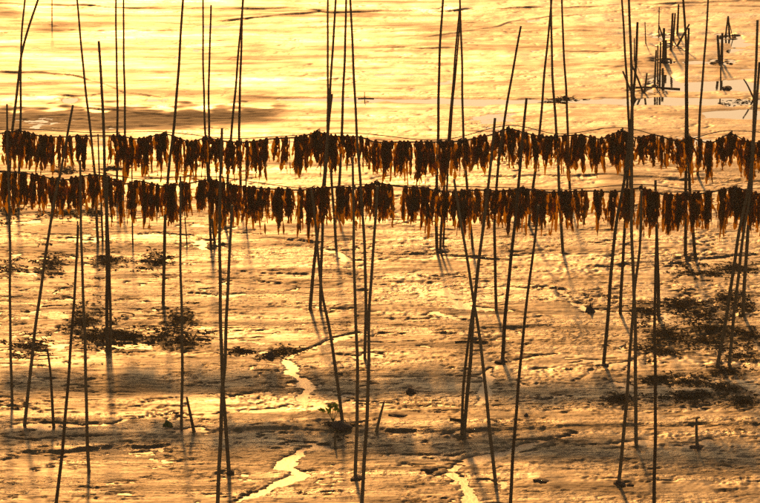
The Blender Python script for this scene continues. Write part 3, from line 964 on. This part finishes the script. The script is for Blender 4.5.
# ------------------------------------------------------------------ seaweed lying on the mud
def weed_bed(u, v, ru, rv, n, label):
    R = random.Random(int(u * 31 + v * 7))
    c = on_ground(u, v)
    c.z = ground_z(c.x, c.y)
    rx = ru / 42.0
    ry = max(0.25, abs(on_ground(u, v - rv).y - c.y))
    vs, fs = [], []
    nt_ = max(8, n // 6)
    tufts = []
    for k in range(nt_):
        r = abs(R.gauss(0, 1.0))
        a = R.uniform(0, 6.28)
        tufts.append((r * math.cos(a) * rx, r * math.sin(a) * ry, R.uniform(0.5, 1.2)))
    for k in range(int(n * 1.4)):
        tx, ty, ts = R.choice(tufts)
        x, y = tx + R.gauss(0, 0.13) * ts, ty + R.gauss(0, 0.09) * ts
        ln = R.uniform(0.05, 0.18) * ts
        yaw = R.gauss(0, 0.45) + (math.pi if R.random() < 0.5 else 0)
        wd = R.uniform(0.007, 0.020)
        hgt = R.uniform(0.006, 0.026) * ts
        dx, dy = math.cos(yaw), math.sin(yaw)
        z0 = ground_z(c.x + x, c.y + y) - c.z
        base = len(vs)
        for s in range(4):
            f = s / 3
            zz = z0 + hgt * math.sin(f * math.pi * 0.85) + 0.004
            w = wd * (1 - 0.8 * f)
            qx, qy = x + dx * ln * f, y + dy * ln * f + 0.02 * math.sin(f * 6 + k)
            vs.append((qx - dy * w, qy + dx * w, zz - w * 0.6))
            vs.append((qx + dy * w, qy - dx * w, zz + w * 0.9))
        for s in range(3):
            a = base + s * 2
            fs.append((a, a + 1, a + 3, a + 2))
    e = bpy.data.objects.new('seaweed_patch', None)
    e.location = c
    COL.objects.link(e)
    tag(e, label, 'seaweed', 'seaweed patches lying on the mud')
    mesh_obj('fronds', vs, fs, WEED, e)['kind'] = 'stuff'


WEED_LABELS = [
    'small weed tuft at the leaning pole far left', 'small weed tuft behind the left close pole pair', 'small weed tuft at the foot of the slanting left pole', 'weed patch at the left edge above the puddle',
    'tall weed patch around two slim poles at left', 'dark weed patch at the foot of the left close pole pair', 'weed patch spreading right from the left close pole pair over a pool', 'upper weed patch around the upright pole left of centre',
    'lower weed patch around the upright pole left of centre', 'weed clump at the left edge under the nearer kelp', 'flat weed strip under the nearer kelp near leaning pole', 'weed scrap between the kelp rows at the left gap',
    'weed scrap between the kelp rows under two parallel poles', 'weed scrap under the nearer kelp by the left pole pair', 'flat weed strip behind the right weed field', 'weed strip behind the right edge pole bundle',
    'roundest dark weed patch in the middle of the right field', 'weed patch between the right edge bundle poles', 'loose weed beside the tall pole pair in the right field', 'wide weed patch below the thick short pole at right',
    'weed patch right of the wide patch in the right field', 'weed patch at right edge below the pole bundle', 'wide weed bank above the hooked stake', 'thin weed strip along the scarp above the hooked stake',
    'weed heap at the feet of the right edge pole bundle', 'weed trail running down from the right pole bundle', 'lowest weed clump trailing at the right edge', 'weed patch left of the crossing tall pair legs low down',
    'dark weed strip on the scarp left of the centre poles', 'weed strip right of the long crossing poles left of centre', 'weed clump at the bend of the central stream', 'weed and dirt around the sprouting plant',
    'small weed islet on the far pool strip by the A-shape', 'weed bank along the far right pool', 'faint weed at left edge beside the first pole', 'weed by the back pole foot of the right bundle', 'thin weed left of the bank above the hooked stake',
    'loose weed in the centre of the right field', 'lowest loose weed of the right field beside the straight pole', 'weed streaks between the wide patch and the right bundle', 'weed streaks at the right edge above the bundle feet',
    'loose weed between the slim poles and the close pole pair', 'loose weed between the close pole pair and the upright pole']
for wd, lb in zip(WEEDS, WEED_LABELS):
    weed_bed(*wd, lb)


# ------------------------------------------------------------------ clods, peak and sprout
def clod(label, u, v, w, d, h, peak=0.0, mat=None):
    R = random.Random(hash_str(label))
    c = on_ground(u, v)
    c.z = max(ground_z(c.x, c.y), WATER_Z)
    bm = bmesh.new()
    bmesh.ops.create_icosphere(bm, subdivisions=3, radius=1.0)
    ph = [R.uniform(0, 6.28) for _ in range(6)]
    for q in bm.verts:
        p = q.co
        k = 1 + 0.22 * math.sin(p.x * 3.1 + ph[0]) * math.sin(p.y * 2.7 + ph[1]) + 0.14 * math.sin(p.z * 6 + p.x * 5 + ph[2]) + 0.10 * math.sin(p.y * 9 + ph[3]) * math.sin(p.x * 8 + ph[4])
        taper = 1.0 - peak * max(0.0, p.z) * 0.85
        q.co = Vector((p.x * w * k * taper, p.y * d * k * taper, p.z * h * k))
    for q in list(bm.verts):
        q.co.z = max(q.co.z, -0.06)
    me = bpy.data.meshes.new('mud_clod')
    bm.to_mesh(me)
    bm.free()
    me.polygons.foreach_set('use_smooth', [True] * len(me.polygons))
    me.materials.append(mat or CLOD)
    o = bpy.data.objects.new('mud_clod', me)
    COL.objects.link(o)
    o.location = c
    tag(o, label, 'mud clod', 'clods lying on the mud')


clod('pointed dark mud peak by the bright runnel right of middle', 590, 312, 0.13, 0.14, 0.22, 1.0)
clod('flat dark clod left of the stream mouth near the bottom', 430, 471, 0.17, 0.16, 0.07)
clod('flat dark clod right of the bowed pole near the bottom', 541, 482, 0.14, 0.13, 0.05)
clod('rounded mud lump left of the double pole foot', 411, 393, 0.12, 0.12, 0.08)
clod('angular dark clod at the bend of the central stream', 270, 357, 0.10, 0.12, 0.12, 0.6)
clod('weed covered green lump at the foot of the upright left pole', 168, 426, 0.12, 0.14, 0.09, 0.2, SPROUT)
clod('mud heap at the foot of the pole with the sprouting plant', 341, 429, 0.22, 0.25, 0.10, 0.3)
clod('low stone in the shallow stretch left of the crossing poles', 397, 416, 0.20, 0.12, 0.04)
clod('stone right of the low stone left of the crossing poles', 438, 412, 0.08, 0.09, 0.04)
clod('mud heap at the foot of the crossing pole lower right', 620, 486, 0.12, 0.14, 0.07, 0.3)
clod('small heap right of the muddy pole foot lower right', 630, 486, 0.07, 0.08, 0.03)
clod('mud heap at the hooked stake foot', 698, 447, 0.16, 0.15, 0.07, 0.3)
clod('mud heap at the foot of the slanting pole by the runnel', 605, 365, 0.10, 0.14, 0.05)
clod('mud heap at the foot of the straight centre pole', 358, 479, 0.15, 0.14, 0.05)
clod('small clod at the foot of the pole left of the stream', 230, 474, 0.09, 0.12, 0.05)
clod('dark clod alone between crossing pole and bowed pole', 526, 417, 0.05, 0.07, 0.05)
clod('dark clod at the foot of the thick blunt pole', 501, 362, 0.13, 0.12, 0.04)
clod('dark mound under the far pair of posts', 720, 62.5, 0.11, 0.2, 0.08, 0.3)
clod('dark mound under the left far stake cluster', 663.5, 62, 0.10, 0.2, 0.10, 0.3)
clod('small dark lump in the far right pool', 727, 88, 0.13, 0.2, 0.07)

# sprouting plant on the mud heap
c = on_ground(333, 424)
c.z = ground_z(c.x, c.y) + 0.04
pl = bpy.data.objects.new('sprouting_plant', None)
pl.location = c
COL.objects.link(pl)
tag(pl, 'small green sprouting plant on the mud heap at a pole foot', 'plant')
R = random.Random(5)
for i in range(5):
    an = math.radians(-75 + 37 * i)
    tip = Vector((math.sin(an) * 0.20, R.uniform(-0.08, 0.08), 0.16 + 0.20 * math.cos(an)))
    path = smooth_path([Vector((0, 0, -0.05)), tip * 0.55 + Vector((0, 0, 0.06)), tip], 0.05)
    v, fc = tube(path, [0.009 - 0.005 * k / len(path) for k in range(len(path))], 5)
    mesh_obj('stem', v, fc, SPROUT, pl)
    for j in range(3):
        b = tip * (0.6 + 0.2 * j)
        d = Vector((R.uniform(-1, 1), R.uniform(-0.6, 0.6), R.uniform(-0.1, 0.8))).normalized()
        s = d.cross(Vector((0, 1, 0.2))).normalized()
        ln, wd = R.uniform(0.13, 0.19), R.uniform(0.03, 0.045)
        vs = [b, b + d * ln * 0.4 + s * wd, b + d * ln * 0.45 + Vector((0, -0.012, 0)), b + d * ln * 0.4 - s * wd, b + d * ln]
        mesh_obj('leaf', vs, [(0, 1, 2), (0, 2, 3), (1, 4, 2), (2, 4, 3)], SPROUT, pl)

# ------------------------------------------------------------------ warm sea haze between the viewpoint and the flats
hx, hy0, hy1, hz0, hz1 = 400.0, -60.0, 700.0, -1.5, 36.0
hv = [(x, y, z) for z in (hz0, hz1) for y in (hy0, hy1) for x in (-hx, hx)]
hf = [(0, 2, 3, 1), (4, 5, 7, 6), (0, 1, 5, 4), (2, 6, 7, 3), (0, 4, 6, 2), (1, 3, 7, 5)]
hm = bpy.data.materials.new('haze')
hm.use_nodes = True
ht = hm.node_tree
ht.nodes.remove(ht.nodes['Principled BSDF'])
pv = ht.nodes.new('ShaderNodeVolumePrincipled')
pv.inputs['Color'].default_value = (0.92, 0.90, 0.86, 1)
pv.inputs['Density'].default_value = 0.00018
pv.inputs['Anisotropy'].default_value = 0.35
ht.links.new(pv.outputs['Volume'], ht.nodes['Material Output'].inputs['Volume'])
haze = mesh_obj('haze', hv, hf, hm, smooth=False)
haze['kind'] = 'stuff'
haze['label'] = 'thin warm haze over the tidal flats'
